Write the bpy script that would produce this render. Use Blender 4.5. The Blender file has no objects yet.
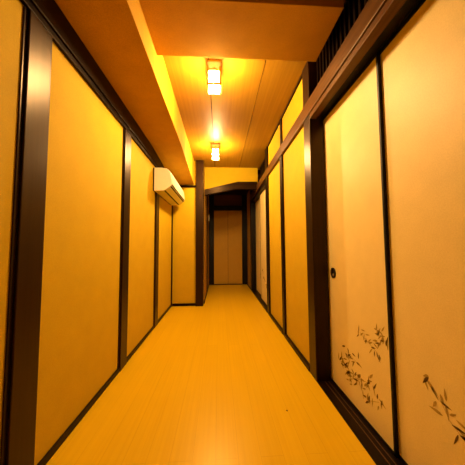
import bpy, bmesh, math, random
from mathutils import Vector, Matrix

scene = bpy.context.scene
COL = scene.collection
random.seed(11)

# ------------------------------------------------------------------ materials
def new_mat(name):
    m = bpy.data.materials.new(name)
    m.use_nodes = True
    nt = m.node_tree
    b = nt.nodes['Principled BSDF']
    return m, nt, b

def coords(nt, scale):
    tc = nt.nodes.new('ShaderNodeTexCoord')
    mp = nt.nodes.new('ShaderNodeMapping')
    mp.inputs['Scale'].default_value = scale
    nt.links.new(tc.outputs['Object'], mp.inputs['Vector'])
    return mp.outputs['Vector']

def ramp(nt, fac, stops):
    r = nt.nodes.new('ShaderNodeValToRGB')
    el = r.color_ramp.elements
    while len(el) < len(stops):
        el.new(0.5)
    for e, (p, c) in zip(el, stops):
        e.position = p
        e.color = (c[0], c[1], c[2], 1)
    nt.links.new(fac, r.inputs['Fac'])
    return r.outputs['Color']

def noise(nt, vec, scale, detail=4, rough=0.55):
    n = nt.nodes.new('ShaderNodeTexNoise')
    n.inputs['Scale'].default_value = scale
    n.inputs['Detail'].default_value = detail
    n.inputs['Roughness'].default_value = rough
    nt.links.new(vec, n.inputs['Vector'])
    return n.outputs['Fac']

def bump(nt, b, h, strength, dist):
    n = nt.nodes.new('ShaderNodeBump')
    n.inputs['Strength'].default_value = strength
    n.inputs['Distance'].default_value = dist
    nt.links.new(h, n.inputs['Height'])
    nt.links.new(n.outputs['Normal'], b.inputs['Normal'])

def plain(name, col, rough=0.5, spec=0.4, var=0.12, nscale=30, metallic=0.0):
    m, nt, b = new_mat(name)
    f = noise(nt, coords(nt, (1, 1, 1)), nscale, 3)
    lo = [c * (1 - var) for c in col]
    hi = [min(1, c * (1 + var)) for c in col]
    nt.links.new(ramp(nt, f, [(0.3, lo), (0.7, hi)]), b.inputs['Base Color'])
    b.inputs['Roughness'].default_value = rough
    b.inputs['Specular IOR Level'].default_value = spec
    b.inputs['Metallic'].default_value = metallic
    return m

def plaster(name, col, rough=0.8, grain=0.5):
    m, nt, b = new_mat(name)
    v = coords(nt, (1, 1, 1))
    f = noise(nt, v, 190, 5, 0.75)
    g = noise(nt, v, 9, 3)
    mx = nt.nodes.new('ShaderNodeMath'); mx.operation = 'ADD'
    ml = nt.nodes.new('ShaderNodeMath'); ml.operation = 'MULTIPLY'; ml.inputs[1].default_value = 0.35
    nt.links.new(g, ml.inputs[0]); nt.links.new(f, mx.inputs[0]); nt.links.new(ml.outputs[0], mx.inputs[1])
    k = 0.14 if rough > 0.85 else 0.07
    lo = [c * (1 - k) for c in col]
    hi = [min(1, c * (1 + k)) for c in col]
    nt.links.new(ramp(nt, mx.outputs[0], [(0.52, lo), (0.82, hi)]), b.inputs['Base Color'])
    b.inputs['Roughness'].default_value = rough
    b.inputs['Specular IOR Level'].default_value = 0.2 if rough > 0.5 else 0.5
    bump(nt, b, f, grain, 0.002)
    return m

def wood(name, dark, light, axis, rough=0.4, spec=0.4, fine=60, along=1.6):
    m, nt, b = new_mat(name)
    s = [fine, fine, fine]
    s['xyz'.index(axis)] = along
    v = coords(nt, tuple(s))
    f = noise(nt, v, 1.0, 5, 0.6)
    nt.links.new(ramp(nt, f, [(0.32, dark), (0.68, light)]), b.inputs['Base Color'])
    b.inputs['Roughness'].default_value = rough
    b.inputs['Specular IOR Level'].default_value = spec
    b.inputs['Specular Tint'].default_value = (1.0, 0.72, 0.42, 1)
    bump(nt, b, f, 0.12, 0.001)
    return m

def floor_mat():
    m, nt, b = new_mat('pale_plank_floor')
    tc = nt.nodes.new('ShaderNodeTexCoord')
    mp = nt.nodes.new('ShaderNodeMapping')
    mp.inputs['Rotation'].default_value = (0, 0, math.pi / 2)
    mp.inputs['Location'].default_value = (0.38, 0.02, 0)
    nt.links.new(tc.outputs['Object'], mp.inputs['Vector'])
    br = nt.nodes.new('ShaderNodeTexBrick')
    br.offset = 0.37
    br.inputs['Scale'].default_value = 1.0
    br.inputs['Brick Width'].default_value = 1.82
    br.inputs['Row Height'].default_value = 0.1005
    br.inputs['Mortar Size'].default_value = 0.0011
    br.inputs['Mortar Smooth'].default_value = 0.3
    br.inputs['Color1'].default_value = (0.68, 0.45, 0.006, 1)
    br.inputs['Color2'].default_value = (0.655, 0.43, 0.006, 1)
    br.inputs['Mortar'].default_value = (0.56, 0.35, 0.005, 1)
    nt.links.new(mp.outputs['Vector'], br.inputs['Vector'])
    v = coords(nt, (70, 1.3, 70))
    f = noise(nt, v, 1.0, 5, 0.6)
    gr = ramp(nt, f, [(0.3, (0.93, 0.90, 0.85)), (0.65, (1, 1, 1))])
    mx = nt.nodes.new('ShaderNodeMixRGB'); mx.blend_type = 'MULTIPLY'; mx.inputs['Fac'].default_value = 1
    nt.links.new(br.outputs['Color'], mx.inputs['Color1']); nt.links.new(gr, mx.inputs['Color2'])
    nt.links.new(mx.outputs['Color'], b.inputs['Base Color'])
    rr = nt.nodes.new('ShaderNodeMapRange')
    rr.inputs['To Min'].default_value = 0.27; rr.inputs['To Max'].default_value = 0.36
    nt.links.new(f, rr.inputs['Value']); nt.links.new(rr.outputs['Result'], b.inputs['Roughness'])
    b.inputs['Specular IOR Level'].default_value = 0.5
    b.inputs['Specular Tint'].default_value = (1.0, 0.78, 0.25, 1)
    return m

def glow(name, col, strength):
    m, nt, b = new_mat(name)
    b.inputs['Base Color'].default_value = (0.9, 0.86, 0.78, 1)
    b.inputs['Roughness'].default_value = 0.5
    b.inputs['Emission Color'].default_value = (*col, 1)
    b.inputs['Emission Strength'].default_value = strength
    return m

LAMP_COL = (1.0, 0.60, 0.24)
M = {}
M['floor'] = floor_mat()
M['speck'] = plain('dark_floor_speck', (0.02, 0.012, 0.008), 0.8)
M['panel'] = plaster('cream_wall_paper', (0.50, 0.345, 0.006), 0.75, 0.25)
M['soffit'] = plaster('sand_plaster', (0.52, 0.285, 0.007), 0.9, 0.6)
M['transom'] = plaster('smooth_cream_plaster', (0.50, 0.36, 0.008), 0.8, 0.2)
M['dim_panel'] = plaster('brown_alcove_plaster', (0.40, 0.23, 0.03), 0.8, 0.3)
for ax in 'xyz':
    PS = 0.10 if ax == 'x' else 0.28
    M['wood_' + ax] = wood('dark_stained_wood_' + ax, (0.004, 0.002, 0.0012), (0.009, 0.004, 0.002), ax, 0.38, 0.13)
    M['post_' + ax] = wood('brown_polished_wood_' + ax, (0.009, 0.004, 0.0016), (0.019, 0.008, 0.003), ax, 0.34, PS)
    M['rail_' + ax] = wood('red_brown_rail_wood_' + ax, (0.060, 0.026, 0.006), (0.105, 0.047, 0.011), ax, 0.38, 0.2)
    M['ceil_' + ax] = wood('cedar_ceiling_board_' + ax, (0.25, 0.135, 0.007), (0.31, 0.172, 0.010), ax, 0.5, 0.35, 45, 1.1)
M['black'] = plain('black_lacquer_wood', (0.004, 0.003, 0.0025), 0.45, 0.2)
M['groove'] = plain('dark_board_gap', (0.006, 0.003, 0.0015), 0.9, 0.05)
M['fusuma'] = plaster('pale_sliding_door_paper', (0.75, 0.62, 0.245), 0.5, 0.06)
M['ink'] = plain('dark_ink_wash', (0.13, 0.075, 0.02), 0.8, 0.1, 0.3, 60)
M['ink_pale'] = plain('pale_ink_wash', (0.38, 0.27, 0.07), 0.8, 0.1, 0.2, 60)
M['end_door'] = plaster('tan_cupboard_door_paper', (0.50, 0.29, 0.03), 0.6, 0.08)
M['ac'] = plain('ivory_plastic', (0.74, 0.70, 0.52), 0.35, 0.45, 0.02)
M['ac_dark'] = plain('dark_vent_plastic', (0.008, 0.006, 0.004), 0.7, 0.1)
M['plate'] = plain('pale_grey_plastic', (0.75, 0.76, 0.70), 0.4)
M['iron'] = plain('blackened_metal', (0.03, 0.022, 0.018), 0.35, 0.5, 0.1, 30, 0.7)
M['iron_light'] = plain('worn_brass', (0.62, 0.48, 0.28), 0.35, 0.5, 0.1, 30, 0.9)
M['lampwood'] = wood('lamp_frame_wood', (0.42, 0.24, 0.07), (0.55, 0.34, 0.11), 'z', 0.45)
M['lampplate'] = plain('cream_lamp_mount', (0.42, 0.30, 0.07), 0.6)
M['shade'] = glow('glowing_lamp_shade', LAMP_COL, 460.0)
M['shade_bottom'] = glow('glowing_lamp_bottom', LAMP_COL, 1000.0)
M['shade_top'] = glow('glowing_lamp_top', LAMP_COL, 14.0)

# ------------------------------------------------------------------ mesh helpers
def add_box(bm, x0, x1, y0, y1, z0, z1, mi=0):
    x0, x1 = min(x0, x1), max(x0, x1); y0, y1 = min(y0, y1), max(y0, y1); z0, z1 = min(z0, z1), max(z0, z1)
    v = [bm.verts.new((x, y, z)) for z in (z0, z1) for y in (y0, y1) for x in (x0, x1)]
    for q in ((0, 2, 3, 1), (4, 5, 7, 6), (0, 1, 5, 4), (2, 6, 7, 3), (0, 4, 6, 2), (1, 3, 7, 5)):
        f = bm.faces.new([v[i] for i in q]); f.material_index = mi

def add_prism(bm, pts, axis, a0, a1, mi=0):
    """pts: 2-D outline in the two other axes (in xyz order), extruded along axis from a0 to a1."""
    def mk(p, a):
        c = list(p); c.insert('xyz'.index(axis), a); return bm.verts.new(c)
    A = [mk(p, a0) for p in pts]; B = [mk(p, a1) for p in pts]
    n = len(pts)
    fs = [bm.faces.new(A), bm.faces.new(B[::-1])]
    for i in range(n):
        fs.append(bm.faces.new((A[i], B[i], B[(i + 1) % n], A[(i + 1) % n])))
    for f in fs: f.material_index = mi

def add_lathe(bm, prof, center, axis_x, seg=32, mi=0):
    """revolve (r, h) profile about the -X direction from center (h grows towards the corridor)."""
    rings = []
    for r, h in prof:
        rings.append([bm.verts.new((center[0] - h, center[1] + r * math.cos(2 * math.pi * k / seg),
                                    center[2] + r * math.sin(2 * math.pi * k / seg))) for k in range(seg)])
    for a, b in zip(rings, rings[1:]):
        for k in range(seg):
            f = bm.faces.new((a[k], a[(k + 1) % seg], b[(k + 1) % seg], b[k])); f.material_index = mi; f.smooth = True
    bm.faces.new(rings[0]); bm.faces.new(rings[-1][::-1])

def obj(name, bm, mats, parent=None, bevel=0.0, smooth=False):
    bmesh.ops.recalc_face_normals(bm, faces=bm.faces[:])
    me = bpy.data.meshes.new(name)
    bm.to_mesh(me); bm.free()
    if not isinstance(mats, (list, tuple)): mats = [mats]
    for m in mats: me.materials.append(m)
    o = bpy.data.objects.new(name, me)
    COL.objects.link(o)
    if parent: o.parent = parent
    if bevel:
        b = o.modifiers.new('edge', 'BEVEL'); b.width = bevel; b.segments = 2; b.limit_method = 'ANGLE'
    if smooth:
        for p in me.polygons: p.use_smooth = True
    return o

def boxes(name, lst, mats, parent=None, bevel=0.0):
    bm = bmesh.new()
    for b in lst: add_box(bm, *b)
    return obj(name, bm, mats, parent, bevel)

def struct(o, label=None, cat=None):
    o['kind'] = 'structure'
    if label: o['label'] = label
    if cat: o['category'] = cat
    return o

def thing(name, label, cat, loc, group=None):
    o = bpy.data.objects.new(name, None); COL.objects.link(o)
    o.empty_display_size = 0.05
    o.location = loc; o['label'] = label; o['category'] = cat
    if group: o['group'] = group
    return o

# ------------------------------------------------------------------ measures (metres; camera above the origin)
XL, XR, XK = -0.757, 0.681, 0.661      # left wall, right wall, right sill edge
XD = 0.77                              # sliding doors
XS = -0.41                             # inner face of the boxed-in soffit
ZC, ZLOW, ZSOF = 2.32, 2.194, 2.028    # ceiling, boxed beam, soffit undersides
YB, YS, YU, YE = -1.6, 3.66, 3.944, 5.60
XP = -0.257                            # left side of the narrow end passage

# floor ------------------------------------------------------------
bm = bmesh.new()
add_box(bm, XL - 0.12, XK, YB - 0.1, YE + 0.12, -0.06, 0.0)
add_lathe_pts = [(0.378 + 0.0045 * math.cos(a) * (1 + 0.3 * math.sin(3 * a)), 1.323 + 0.006 * math.sin(a)) for a in
                 [2 * math.pi * k / 12 for k in range(12)]]
add_prism(bm, add_lathe_pts, 'z', 0.0, 0.0008, 1)
struct(obj('floor', bm, [M['floor'], M['speck']]), 'pale varnished plank floor running down the corridor', 'floor')

# ceiling of wide cedar boards with dark gaps ------------------------
bm = bmesh.new()
add_box(bm, XL - 0.12, 0.95, YB - 0.1, YE + 0.12, ZC + 0.012, ZC + 0.08, 1)
edges = [XL - 0.12, -0.505, -0.077, 0.352, 0.95]
for a, b in zip(edges, edges[1:]):
    add_box(bm, a + 0.0034, b - 0.0034, YB - 0.1, YU + 0.1, ZC, ZC + 0.012, 0)
struct(obj('ceiling', bm, [M['ceil_y'], M['groove']]), 'orange cedar board ceiling with dark seams between the boards', 'ceiling')

bm = bmesh.new()
add_prism(bm, [(YB, ZSOF), (2.45, ZSOF), (YS, 1.930), (YS, ZC), (YB, ZC)], 'x', XL - 0.1, XS)
struct(obj('ceiling_soffit', bm, M['soffit'], bevel=0.002), 'long boxed soffit of sand plaster above the left wall', 'soffit')

bm = bmesh.new()
add_box(bm, XS, 0.665, 1.10, 1.458, ZLOW, ZC)
struct(obj('ceiling_beam', bm, M['soffit'], bevel=0.002), 'broad plastered beam crossing the ceiling nearest the viewer', 'beam')

# left wall ----------------------------------------------------------
bm = bmesh.new()
add_box(bm, XL - 0.10, XL, YB, YS + 0.1, 0, ZC)
struct(obj('wall_left', bm, M['panel']), 'left wall of cream paper panels between dark posts', 'wall')
bm = bmesh.new()
add_box(bm, XL, -0.34, YS, YS + 0.10, 0, ZC)
struct(obj('wall_stub', bm, M['panel']), 'short cream wall facing the viewer beyond the air conditioner', 'wall')

n_trim = [0]
def trim(lst, mat, label, bevel=0.003):
    n_trim[0] += 1
    return struct(boxes('trim_%d' % n_trim[0], lst, mat, None, bevel), label, 'trim')

trim([(XL, XL + 0.028, YB, YS - 0.014, 1.898, ZSOF), (XL, XL + 0.018, YB, YS - 0.014, 1.866, 1.897)], M['wood_y'],
     'dark wooden rail along the top of the left wall under the soffit')
for y0, y1, lab in ((-0.04, 0.075, 'dark post in the left wall beside the viewer'),
                    (0.885, 1.005, 'dark post in the left wall nearest the viewer'),
                    (1.796, 1.917, 'dark post in the left wall nearer than the air conditioner'),
                    (2.700, 2.830, 'dark post running down the left wall below the air conditioner')):
    trim([(XL, XL + 0.016, y0, y1, 0.0, 1.866), (XL, XL + 0.006, y0 - 0.016, y1 + 0.014, 0.0, 1.866)],
         M['post_z'], lab)
trim([(XL, XL + 0.016, 3.618, YS, 0, ZSOF)], M['wood_z'], 'thin dark corner strip where the left wall meets the short wall')
trim([(XL + 0.016, -0.376, YS - 0.014, YS, 1.880, 1.916)], M['wood_x'], 'thin dark rail across the short wall beside the square post')
trim([(-0.376, -0.257, YS - 0.045, YS + 0.105, 0, ZC)], M['post_z'], 'square brown post at the mouth of the narrow end passage', 0.004)
struct(boxes('baseboard_left', [(XL, XL + 0.012, YB, YS - 0.018, 0, 0.034)], M['wood_y'], None, 0.002), 'low dark baseboard along the left wall', 'baseboard')
struct(boxes('baseboard_stub', [(XL + 0.02, -0.377, YS - 0.018, YS, 0, 0.04)], M['wood_x'], None, 0.002), 'low dark baseboard under the short wall', 'baseboard')

# right wall -----------------------------------------------------------
bm = bmesh.new()
add_box(bm, XR, XR + 0.10, 1.701, 3.06, 0.0, ZC)
struct(obj('wall_right', bm, M['panel']), 'right wall of cream panels between dark studs beyond the near sliding doors', 'wall')

NA = M['rail_y']
trim([(0.655, 0.690, YB, 4.76, 1.897, 2.006)], NA, 'long red-brown rail along the right wall above the doors', 0.004)
trim([(0.662, 0.712, YB, 1.579, 1.857, 1.893), (0.690, 0.84, YB, 1.579, 1.893, 2.004)], M['rail_y'],
     'thin stepped lintel over the near painted sliding doors', 0.002)
trim([(0.712, 0.84, YB, 1.579, 1.872, 1.893), (0.768, 0.775, YB, 1.579, 1.8665, 1.873)], M['black'],
     'black door track under the near lintel', 0.001)
trim([(XK, 0.764, 1.579, 1.701, 0, ZC), (0.764, 0.84, 1.619, 1.701, 0, ZC)], M['post_z'], 'tall brown post beside the near painted sliding door', 0.004)
trim([(XK, 0.72, 2.334, 2.421, 0, 1.897), (0.668, 0.72, 2.345, 2.41, 2.006, ZC)], M['wood_z'], 'narrow dark stud between the two plain right wall panels')
trim([(XK, 0.84, 3.057, 3.203, 0, ZC)], M['wood_z'], 'dark post between the plain panels and the far sliding doors')
trim([(0.668, 0.80, 1.701, 3.057, ZC - 0.018, ZC)], M['wood_y'], 'thin dark cornice strip above the right wall panels', 0.001)
struct(boxes('baseboard_right', [(XK - 0.004, XR, 1.701, 2.334, 0, 0.036), (XK - 0.004, XR, 2.421, 3.057, 0, 0.036)], M['wood_y'], None, 0.002),
       'low dark baseboard under the plain right wall panels', 'baseboard')

# door sill near: dark board with grooves
trim([(XK, 0.716, YB, 1.579, -0.05, 0.002), (0.716, 0.722, YB, 1.579, -0.05, -0.004), (0.722, 0.742, YB, 1.579, -0.05, 0.002),
      (0.742, 0.748, YB, 1.579, -0.05, -0.004), (0.748, 0.86, YB, 1.579, -0.05, 0.001), (0.7165, 0.7205, YB, 1.579, -0.004, 0.003, 1), (0.743, 0.7455, YB, 1.579, -0.004, 0.003, 1)],
     [M['wood_y'], M['rail_y']],
     'dark grooved wooden sill under the near painted sliding doors', 0.001)
# lattice transom near
def lattice(name, y0, y1, label, step):
    root = thing(name, label, 'transom', (0.73, (y0 + y1) / 2, 2.006), 'lattice transoms above the right rail')
    c = root.location
    bm = bmesh.new()
    add_box(bm, -0.012, 0.012, y0 - c.y, y1 - c.y, 0.0, 0.022)
    add_box(bm, -0.012, 0.012, y0 - c.y, y1 - c.y, 0.292, 0.314)
    obj('frame', bm, M['wood_y'], root, 0.001)
    bm = bmesh.new()
    n = int((y1 - y0) / step)
    for k in range(n):
        y = y0 + (k + 0.5) * (y1 - y0) / n - c.y
        add_box(bm, -0.010, 0.010, y - 0.009, y + 0.009, 0.022, 0.292)
    obj('slats', bm, M['wood_z'], root)
    bm = bmesh.new()
    add_box(bm, 0.075, 0.09, y0 - c.y, y1 - c.y, 0.0, 0.314)  # black sheet standing in for the unlit void behind the slats
    obj('void_shade_sheet', bm, M['black'], root)
    return root
lattice('lattice_transom', YB, 1.579, 'dark vertical slat transom above the near painted sliding doors', 0.045)
lattice('lattice_transom', 3.203, 3.92, 'small dark slat transom above the far sliding doors', 0.06)

# far bay lintel and sill
trim([(0.690, 0.84, 3.203, 4.76, 1.845, 2.006), (XR - 0.006, 0.690, 3.203, 4.76, 1.845, 1.897)], M['wood_y'],
     'dark lintel over the far sliding doors', 0.002)
trim([(XK - 0.002, 0.84, 3.203, 4.76, -0.05, 0.012)], M['wood_y'], 'dark wooden sill under the far sliding doors', 0.001)
trim([(XR - 0.012, 0.84, 4.76, 4.95, 0, 2.2)], M['black'], 'black post between the far sliding doors and the end cupboard')
bm = bmesh.new()
add_box(bm, XR, XR + 0.1, 4.95, YE, 0, 2.2)
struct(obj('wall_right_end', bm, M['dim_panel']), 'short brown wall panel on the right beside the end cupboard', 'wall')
bm = bmesh.new()
add_box(bm, XR + 0.0, 0.84, 3.96, 4.76, 2.006, 2.2)
struct(obj('wall_right_upper', bm, M['wood_y']), 'dark boarded wall above the far sliding doors inside the passage', 'wall')

# narrow end passage ------------------------------------------------------
bm = bmesh.new()
add_box(bm, XP - 0.08, XP, YS + 0.105, YE, 0, ZC)
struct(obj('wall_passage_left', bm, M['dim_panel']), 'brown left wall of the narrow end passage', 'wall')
struct(boxes('baseboard_passage', [(XP, XP + 0.012, YS + 0.106, YE - 0.06, 0, 0.04)], M['wood_y'], None, 0.002), 'dark baseboard in the end passage', 'baseboard')
trim([(XP, XP + 0.012, 4.55, 4.75, 0.04, 2.0)], M['wood_z'], 'dark board on the left wall of the end passage')

# transom wall with raked brown fascia
top = [(XP, 1.917), (0.325, 2.060), (0.668, 2.064)]
bot = [(0.668, 1.932), (0.290, 1.929), (XP, 1.815)]
bm = bmesh.new()
add_prism(bm, [(XP, 1.88), (0.325, 2.02), (XR, 2.02), (XR, ZC), (XP, ZC)], 'y', YU, YU + 0.05)
struct(obj('wall_transom', bm, M['transom']), 'bright cream transom wall above the raked board at the corridor end', 'wall')
bm = bmesh.new()
add_prism(bm, top + bot, 'y', YU - 0.03, YU + 0.055)
n_trim[0] += 1
struct(obj('trim_%d' % n_trim[0], bm, M['post_x'], None, 0.003), 'brown raked fascia board spanning the mouth of the end passage', 'trim')
bm = bmesh.new()
add_box(bm, XP - 0.02, 0.84, YU + 0.05, YE + 0.1, 2.2, 2.225)
struct(obj('ceiling_passage', bm, M['wood_y']), 'dark board ceiling of the narrow end passage', 'ceiling')
bm = bmesh.new()
add_box(bm, XP - 0.08, XR + 0.16, YE + 0.03, YE + 0.12, 0, ZC)
struct(obj('wall_end', bm, M['wood_x']), 'dark wall behind the end cupboard doors', 'wall')
bm = bmesh.new()
add_box(bm, XP, XR, YE - 0.012, YE + 0.03, 1.926, 2.2)
struct(obj('wall_end_upper', bm, M['rail_x']), 'brown board above the end cupboard doors', 'wall')
trim([(XP, -0.137, YE - 0.05, YE + 0.03, 0, 2.2), (0.556, XR, YE - 0.05, YE + 0.03, 0, 2.2),
      (-0.137, 0.556, YE - 0.05, YE + 0.03, 1.811, 1.926)], M['black'], 'black frame around the end cupboard doors', 0.003)
trim([(-0.137, 0.556, YE - 0.05, YE + 0.03, 0, 0.014)], M['wood_x'], 'low dark threshold under the end cupboard doors', 0.002)

# doors ---------------------------------------------------------------------
n_door = [0]
def door_root(label, loc):
    n_door[0] += 1
    o = bpy.data.objects.new('door_%d' % n_door[0], None); COL.objects.link(o)
    o.empty_display_size = 0.05
    o.location = loc
    struct(o, label, 'door')
    return o

BOUND = [-1.0, 1.0]
def leaf(bm, y, z, ang, ln, w, mi):
    """slim painted bamboo leaf on a plane facing -X; local y, z."""
    d = Vector((0, math.cos(ang), math.sin(ang)))
    if not (BOUND[0] < y < BOUND[1] and BOUND[0] < y + d.y * ln < BOUND[1] and z + d.z * ln > 0.02): return
    n = Vector((0, -math.sin(ang), math.cos(ang)))
    p = Vector((-0.0007, y, z))
    bend = random.uniform(-0.12, 0.12) * ln
    L, R = [], []
    for t, q in ((0.0, 0.12), (0.18, 0.75), (0.38, 1.0), (0.65, 0.7), (0.86, 0.32)):
        cpt = p + d * (ln * t) + n * (bend * t * t)
        L.append(bm.verts.new(cpt + n * (w * q / 2))); R.append(bm.verts.new(cpt - n * (w * q / 2)))
    tip = bm.verts.new(p + d * ln + n * bend)
    for i in range(len(L) - 1):
        f = bm.faces.new((L[i], R[i], R[i + 1], L[i + 1])); f.material_index = mi
    f = bm.faces.new((L[-1], R[-1], tip)); f.material_index = mi

def stroke(bm, a, b, w, mi):
    a = Vector((-0.0006, *a)); b = Vector((-0.0006, *b))
    d = (b - a).normalized(); n = Vector((0, -d.z, d.y)) * (w / 2)
    f = bm.faces.new([bm.verts.new(v) for v in (a + n, a - n, b - n * 0.6, b + n * 0.6)]); f.material_index = mi

def spray(bm, pts, k, size, seed):
    random.seed(seed)
    for (a, b) in zip(pts, pts[1:]):
        if math.dist(a, b) < 0.16: stroke(bm, a, b, 0.0024, 2)
    for i, (y, z) in enumerate(pts):
        for j in range(k):
            ang = math.radians(random.choice((-65, -95, -125, -150, -35, 175, 140, 100, -10)) + random.uniform(-18, 18))
            leaf(bm, y + random.uniform(-0.026, 0.026), z + random.uniform(-0.020, 0.028), ang,
                 size * random.uniform(0.55, 1.1), size * random.uniform(0.15, 0.25), random.choice((1, 2, 2)))

def sliding_door(label, x, y0, y1, z0, z1, sprays, pull_y=None, pull_z=0.745, stile=0.013, head=0.012, stile_near=True, stile_far=True, frame_mat=None):
    root = door_root(label, (x, (y0 + y1) / 2, z0))
    cy = (y0 + y1) / 2; h = z1 - z0
    a, b = y0 - cy, y1 - cy
    bm = bmesh.new()
    add_box(bm, 0.0, 0.012, a + 0.004, b - 0.004, 0.004, h - 0.004)
    BOUND[:] = [a + stile + 0.004, b - 0.016]
    for pts, k, size, seed in sprays:
        spray(bm, [(py - cy, pz - z0) for py, pz in pts], k, size, seed)
    # painted faces lie a hair in front of the paper: keep their order towards the corridor
    me_o = obj('painted_panel', bm, [M['fusuma'], M['ink'], M['ink_pale']], root)
    bm = bmesh.new()
    if stile_near: add_box(bm, -0.003, 0.013, a, a + stile, 0, h)
    if stile_far: add_box(bm, -0.003, 0.013, b - 0.008, b, 0, h)
    add_box(bm, -0.003, 0.013, a, b, 0, 0.014)
    add_box(bm, -0.003, 0.013, a, b, h - head, h)
    obj('frame', bm, frame_mat or M['black'], root, 0.0015)
    if pull_y is not None:
        bm = bmesh.new()
        add_lathe(bm, [(0.035, 0.0), (0.035, 0.004), (0.031, 0.0055), (0.027, 0.004), (0.025, 0.0012), (0.0015, 0.0008)],
                  (0, pull_y - cy, pull_z - z0), 'x', 36)
        p = obj('door_pull', bm, M['iron'], root)
        bm = bmesh.new()
        add_lathe(bm, [(0.009, 0.0), (0.009, 0.0022), (0.006, 0.003), (0.001, 0.003)], (0, pull_y + 0.002 - cy, pull_z - 0.014 - z0), 'x', 16)
        q = obj('pull_button', bm, M['iron_light'], p)
    return root

near_sprays = [
    ([(1.455, .192), (1.394, .206), (1.358, .184), (1.296, .179), (1.238, .199), (1.168, .222)], 8, 0.052, 3),
    ([(1.380, .287), (1.349, .285), (1.285, .272)], 5, 0.046, 5),
    ([(1.361, .183), (1.347, .139)], 5, 0.045, 8),
    ([(1.213, .135), (1.174, .133), (1.105, .171)], 5, 0.048, 9),
    ([(1.241, .452), (1.211, .437), (1.173, .428), (1.136, .414), (1.100, .402)], 4, 0.042, 14),
    ([(1.100, .500), (1.065, .494), (1.079, .466), (1.050, .480)], 6, 0.045, 17),
]
sliding_door('tall pale sliding door painted with bamboo sprays, with a round black pull, beside the brown post', XD, 1.008, 1.617, 0.002, 1.866,
             near_sprays, 1.514, 0.745)
sliding_door('pale sliding door nearest the viewer, reaching behind the bamboo painted door', 0.783, 0.10, 1.06, 0.002, 1.866,
             [([(0.84, .42), (0.80, .38), (0.77, .33), (0.72, .30), (0.68, .25)], 5, 0.05, 21)], 0.19, 0.745)
sliding_door('pale plain sliding door behind the viewer on the near track', 0.770, -0.86, 0.14, 0.002, 1.866, [], -0.76, 0.745)
far_sp = [([(3.52, .33), (3.47, .27), (3.40, .20), (3.34, .16)], 6, 0.07, 31), ([(3.80, .52), (3.73, .42), (3.66, .36)], 5, 0.07, 33)]
sliding_door('nearer of the two far sliding doors, bright paper with faint bamboo, beside the dark post', 0.725, 3.205, 4.0, 0.012, 1.848, far_sp, None)
sliding_door('farther of the two far sliding doors, dimmer paper, next to the black post', 0.765, 3.96, 4.758, 0.012, 1.848,
             [([(4.25, .40), (4.18, .33), (4.10, .26)], 5, 0.07, 35)], None)

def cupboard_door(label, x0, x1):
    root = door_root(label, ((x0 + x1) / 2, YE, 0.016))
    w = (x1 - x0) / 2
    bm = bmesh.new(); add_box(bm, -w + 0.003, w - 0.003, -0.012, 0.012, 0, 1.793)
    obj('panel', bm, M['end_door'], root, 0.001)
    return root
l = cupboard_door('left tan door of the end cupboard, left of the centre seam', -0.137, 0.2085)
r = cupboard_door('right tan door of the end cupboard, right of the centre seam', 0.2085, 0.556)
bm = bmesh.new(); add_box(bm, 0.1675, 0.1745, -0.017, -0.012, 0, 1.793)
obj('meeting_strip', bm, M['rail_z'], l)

# walls closing the corridor behind the viewer
bm = bmesh.new()
add_box(bm, XL - 0.1, 0.95, YB - 0.1, YB, 0, ZC)
struct(obj('wall_back', bm, M['panel']), 'cream wall closing the corridor behind the viewer', 'wall')

# ------------------------------------------------------------------ ceiling lamps
def make_lamp(label, loc):
    t = thing('ceiling_lamp', label, 'lamp', loc, 'box ceiling lamps')
    w, d, z0, z1, k = 0.040, 0.050, -0.184, -0.072, 0.014
    bm = bmesh.new()
    add_box(bm, -0.050, 0.050, -0.060, 0.060, -0.014, 0.0)
    add_box(bm, -0.010, 0.010, -0.010, 0.010, -0.072, -0.014)
    obj('mounting_plate', bm, M['lampplate'], t, 0.003)
    bm = bmesh.new()
    add_box(bm, -w, w, -d, d, z0, z1)
    bm.faces.ensure_lookup_table()
    bm.faces[0].material_index = 1
    bm.faces[1].material_index = 2
    obj('shade', bm, [M['shade'], M['shade_bottom'], M['shade_top']], t)
    for sx in (-1, 1):
        for sy in (-1, 1):
            bm = bmesh.new()
            add_box(bm, sx * (w - 0.001), sx * (w + k), sy * (d - 0.001), sy * (d + k), z0 - 0.008, -0.050)
            obj('corner_post', bm, M['lampwood'], t, 0.001)
    for zz, nm in ((z0 - 0.004, 'lower_rim'), (z1 - 0.010, 'upper_rim')):
        bm = bmesh.new()
        for s in (-1, 1):
            add_box(bm, -w, w, s * d, s * (d + 0.010), zz, zz + 0.014)
            add_box(bm, s * w, s * (w + 0.010), -d, d, zz, zz + 0.014)
        obj(nm, bm, M['lampwood'], t)
    return t
make_lamp('square glowing box lamp on the ceiling, nearer of the two', (-0.038, 1.682, ZC))
def copy_tree(o, parent=None):
    c = o.copy(); COL.objects.link(c)
    if parent: c.parent = parent
    for ch in list(o.children): copy_tree(ch, c)
    return c
lamp = bpy.data.objects['ceiling_lamp']
far_lamp = copy_tree(lamp)
far_lamp.location = (-0.052, 3.06, ZC)
far_lamp['label'] = 'square glowing box lamp on the ceiling, farther one by the cream transom wall'

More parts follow.
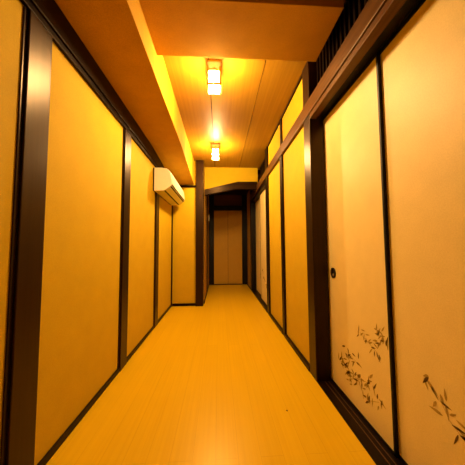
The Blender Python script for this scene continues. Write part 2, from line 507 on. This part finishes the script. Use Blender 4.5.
# ------------------------------------------------------------------ air conditioner
ac = thing('air_conditioner', 'ivory wall air conditioner high on the left wall under the soffit', 'air conditioner', (XL, 3.05, 1.565))
Y0, Y1 = -0.448, 0.500
def ap(x, z): return (x - XL, z - 1.565)
body = [ap(-0.745, 1.567), ap(-0.637, 1.569), ap(-0.600, 1.592), ap(-0.553, 1.626), ap(-0.547, 1.640), ap(-0.549, 1.70), ap(-0.556, 1.752),
        ap(-0.568, 1.785), ap(-0.588, 1.810), ap(-0.615, 1.827), ap(-0.66, 1.836), ap(-0.745, 1.836)]
bm = bmesh.new()
add_prism(bm, body, 'y', Y0, Y1)
obj('casing', bm, M['ac'], ac, 0.004)
bm = bmesh.new()
fp = [ap(-0.546, 1.645), ap(-0.540, 1.645), ap(-0.5425, 1.70), ap(-0.549, 1.754), ap(-0.562, 1.790), ap(-0.584, 1.816), ap(-0.612, 1.834), ap(-0.62, 1.827), ap(-0.59, 1.808), ap(-0.568, 1.784), ap(-0.556, 1.752)]
add_prism(bm, fp, 'y', Y0 + 0.012, Y1 - 0.012)
obj('front_panel', bm, M['ac'], ac, 0.0015)
bm = bmesh.new()
def slab(p, q, off, th):
    p = Vector(ap(*p)); q = Vector(ap(*q)); d = (q - p).normalized(); n = Vector((d.y, -d.x))
    return [tuple(p + n * off), tuple(q + n * off), tuple(q + n * (off + th)), tuple(p + n * (off + th))]
add_prism(bm, slab((-0.622, 1.5795), (-0.566, 1.617), 0.001, 0.006), 'y', Y0 + 0.03, Y1 - 0.03)
obj('louver', bm, M['ac'], ac, 0.001)
bm = bmesh.new()
add_prism(bm, slab((-0.636, 1.570), (-0.6225, 1.579), -0.002, 0.0034), 'y', Y0 + 0.03, Y1 - 0.03)
add_prism(bm, slab((-0.5655, 1.6175), (-0.554, 1.6252), -0.002, 0.0034), 'y', Y0 + 0.02, Y1 - 0.02)
add_box(bm, 0.2085, 0.2118, Y0 + 0.012, Y1 - 0.012, 0.070, 0.081)
obj('air_slot', bm, M['ac_dark'], ac)
bm = bmesh.new(); add_box(bm, 0.0, 0.013, Y0 - 0.001, Y1 - 0.012, 0.006, 0.268)  # back plate coloured dark to draw the shadow in the gap at the wall
obj('gap_shade_bracket', bm, M['ac_dark'], ac)

# wall switch in the end passage
sw = thing('wall_switch', 'small pale switch plate on the left wall of the dark end passage', 'switch', (XP, 5.30, 1.52))
bm = bmesh.new(); add_box(bm, 0, 0.022, -0.036, 0.036, 0, 0.15); obj('switch_plate', bm, M['plate'], sw, 0.002)
bm = bmesh.new(); add_box(bm, 0.022, 0.026, -0.016, 0.016, 0.05, 0.10); obj('rocker', bm, M['plate'], sw, 0.001)

# ------------------------------------------------------------------ world, camera, view
w = bpy.data.worlds.new('dim'); scene.world = w
w.use_nodes = True
w.node_tree.nodes['Background'].inputs['Color'].default_value = (0.02, 0.012, 0.005, 1)
w.node_tree.nodes['Background'].inputs['Strength'].default_value = 0.2

f_px, yaw, pitch, roll = 227.2312, 0.0563, 0.0599, 0.0062
cam = bpy.data.cameras.new('camera'); co = bpy.data.objects.new('camera', cam); COL.objects.link(co)
cam.sensor_width = 36; cam.sensor_fit = 'HORIZONTAL'; cam.lens = f_px / 465 * 36; cam.clip_start = 0.02
cam.shift_x = 0.2 / 465
rt = Vector((math.cos(yaw), -math.sin(yaw), 0))
fw = Vector((math.sin(yaw) * math.cos(pitch), math.cos(yaw) * math.cos(pitch), math.sin(pitch)))
up = Vector((-math.sin(yaw) * math.sin(pitch), -math.cos(yaw) * math.sin(pitch), math.cos(pitch)))
c, s = math.cos(roll), math.sin(roll)
R, U = rt * c - up * s, rt * s + up * c
co.matrix_world = Matrix(((R.x, U.x, -fw.x, 0), (R.y, U.y, -fw.y, 0), (R.z, U.z, -fw.z, 0.93), (0, 0, 0, 1)))
scene.camera = co
scene.cycles.max_bounces = 10
scene.cycles.diffuse_bounces = 8
scene.cycles.sample_clamp_indirect = 8
scene.view_settings.view_transform = 'Standard'
scene.view_settings.look = 'None'
scene.view_settings.gamma = 1
scene.view_settings.use_curve_mapping = False
scene.view_settings.exposure = 0.0
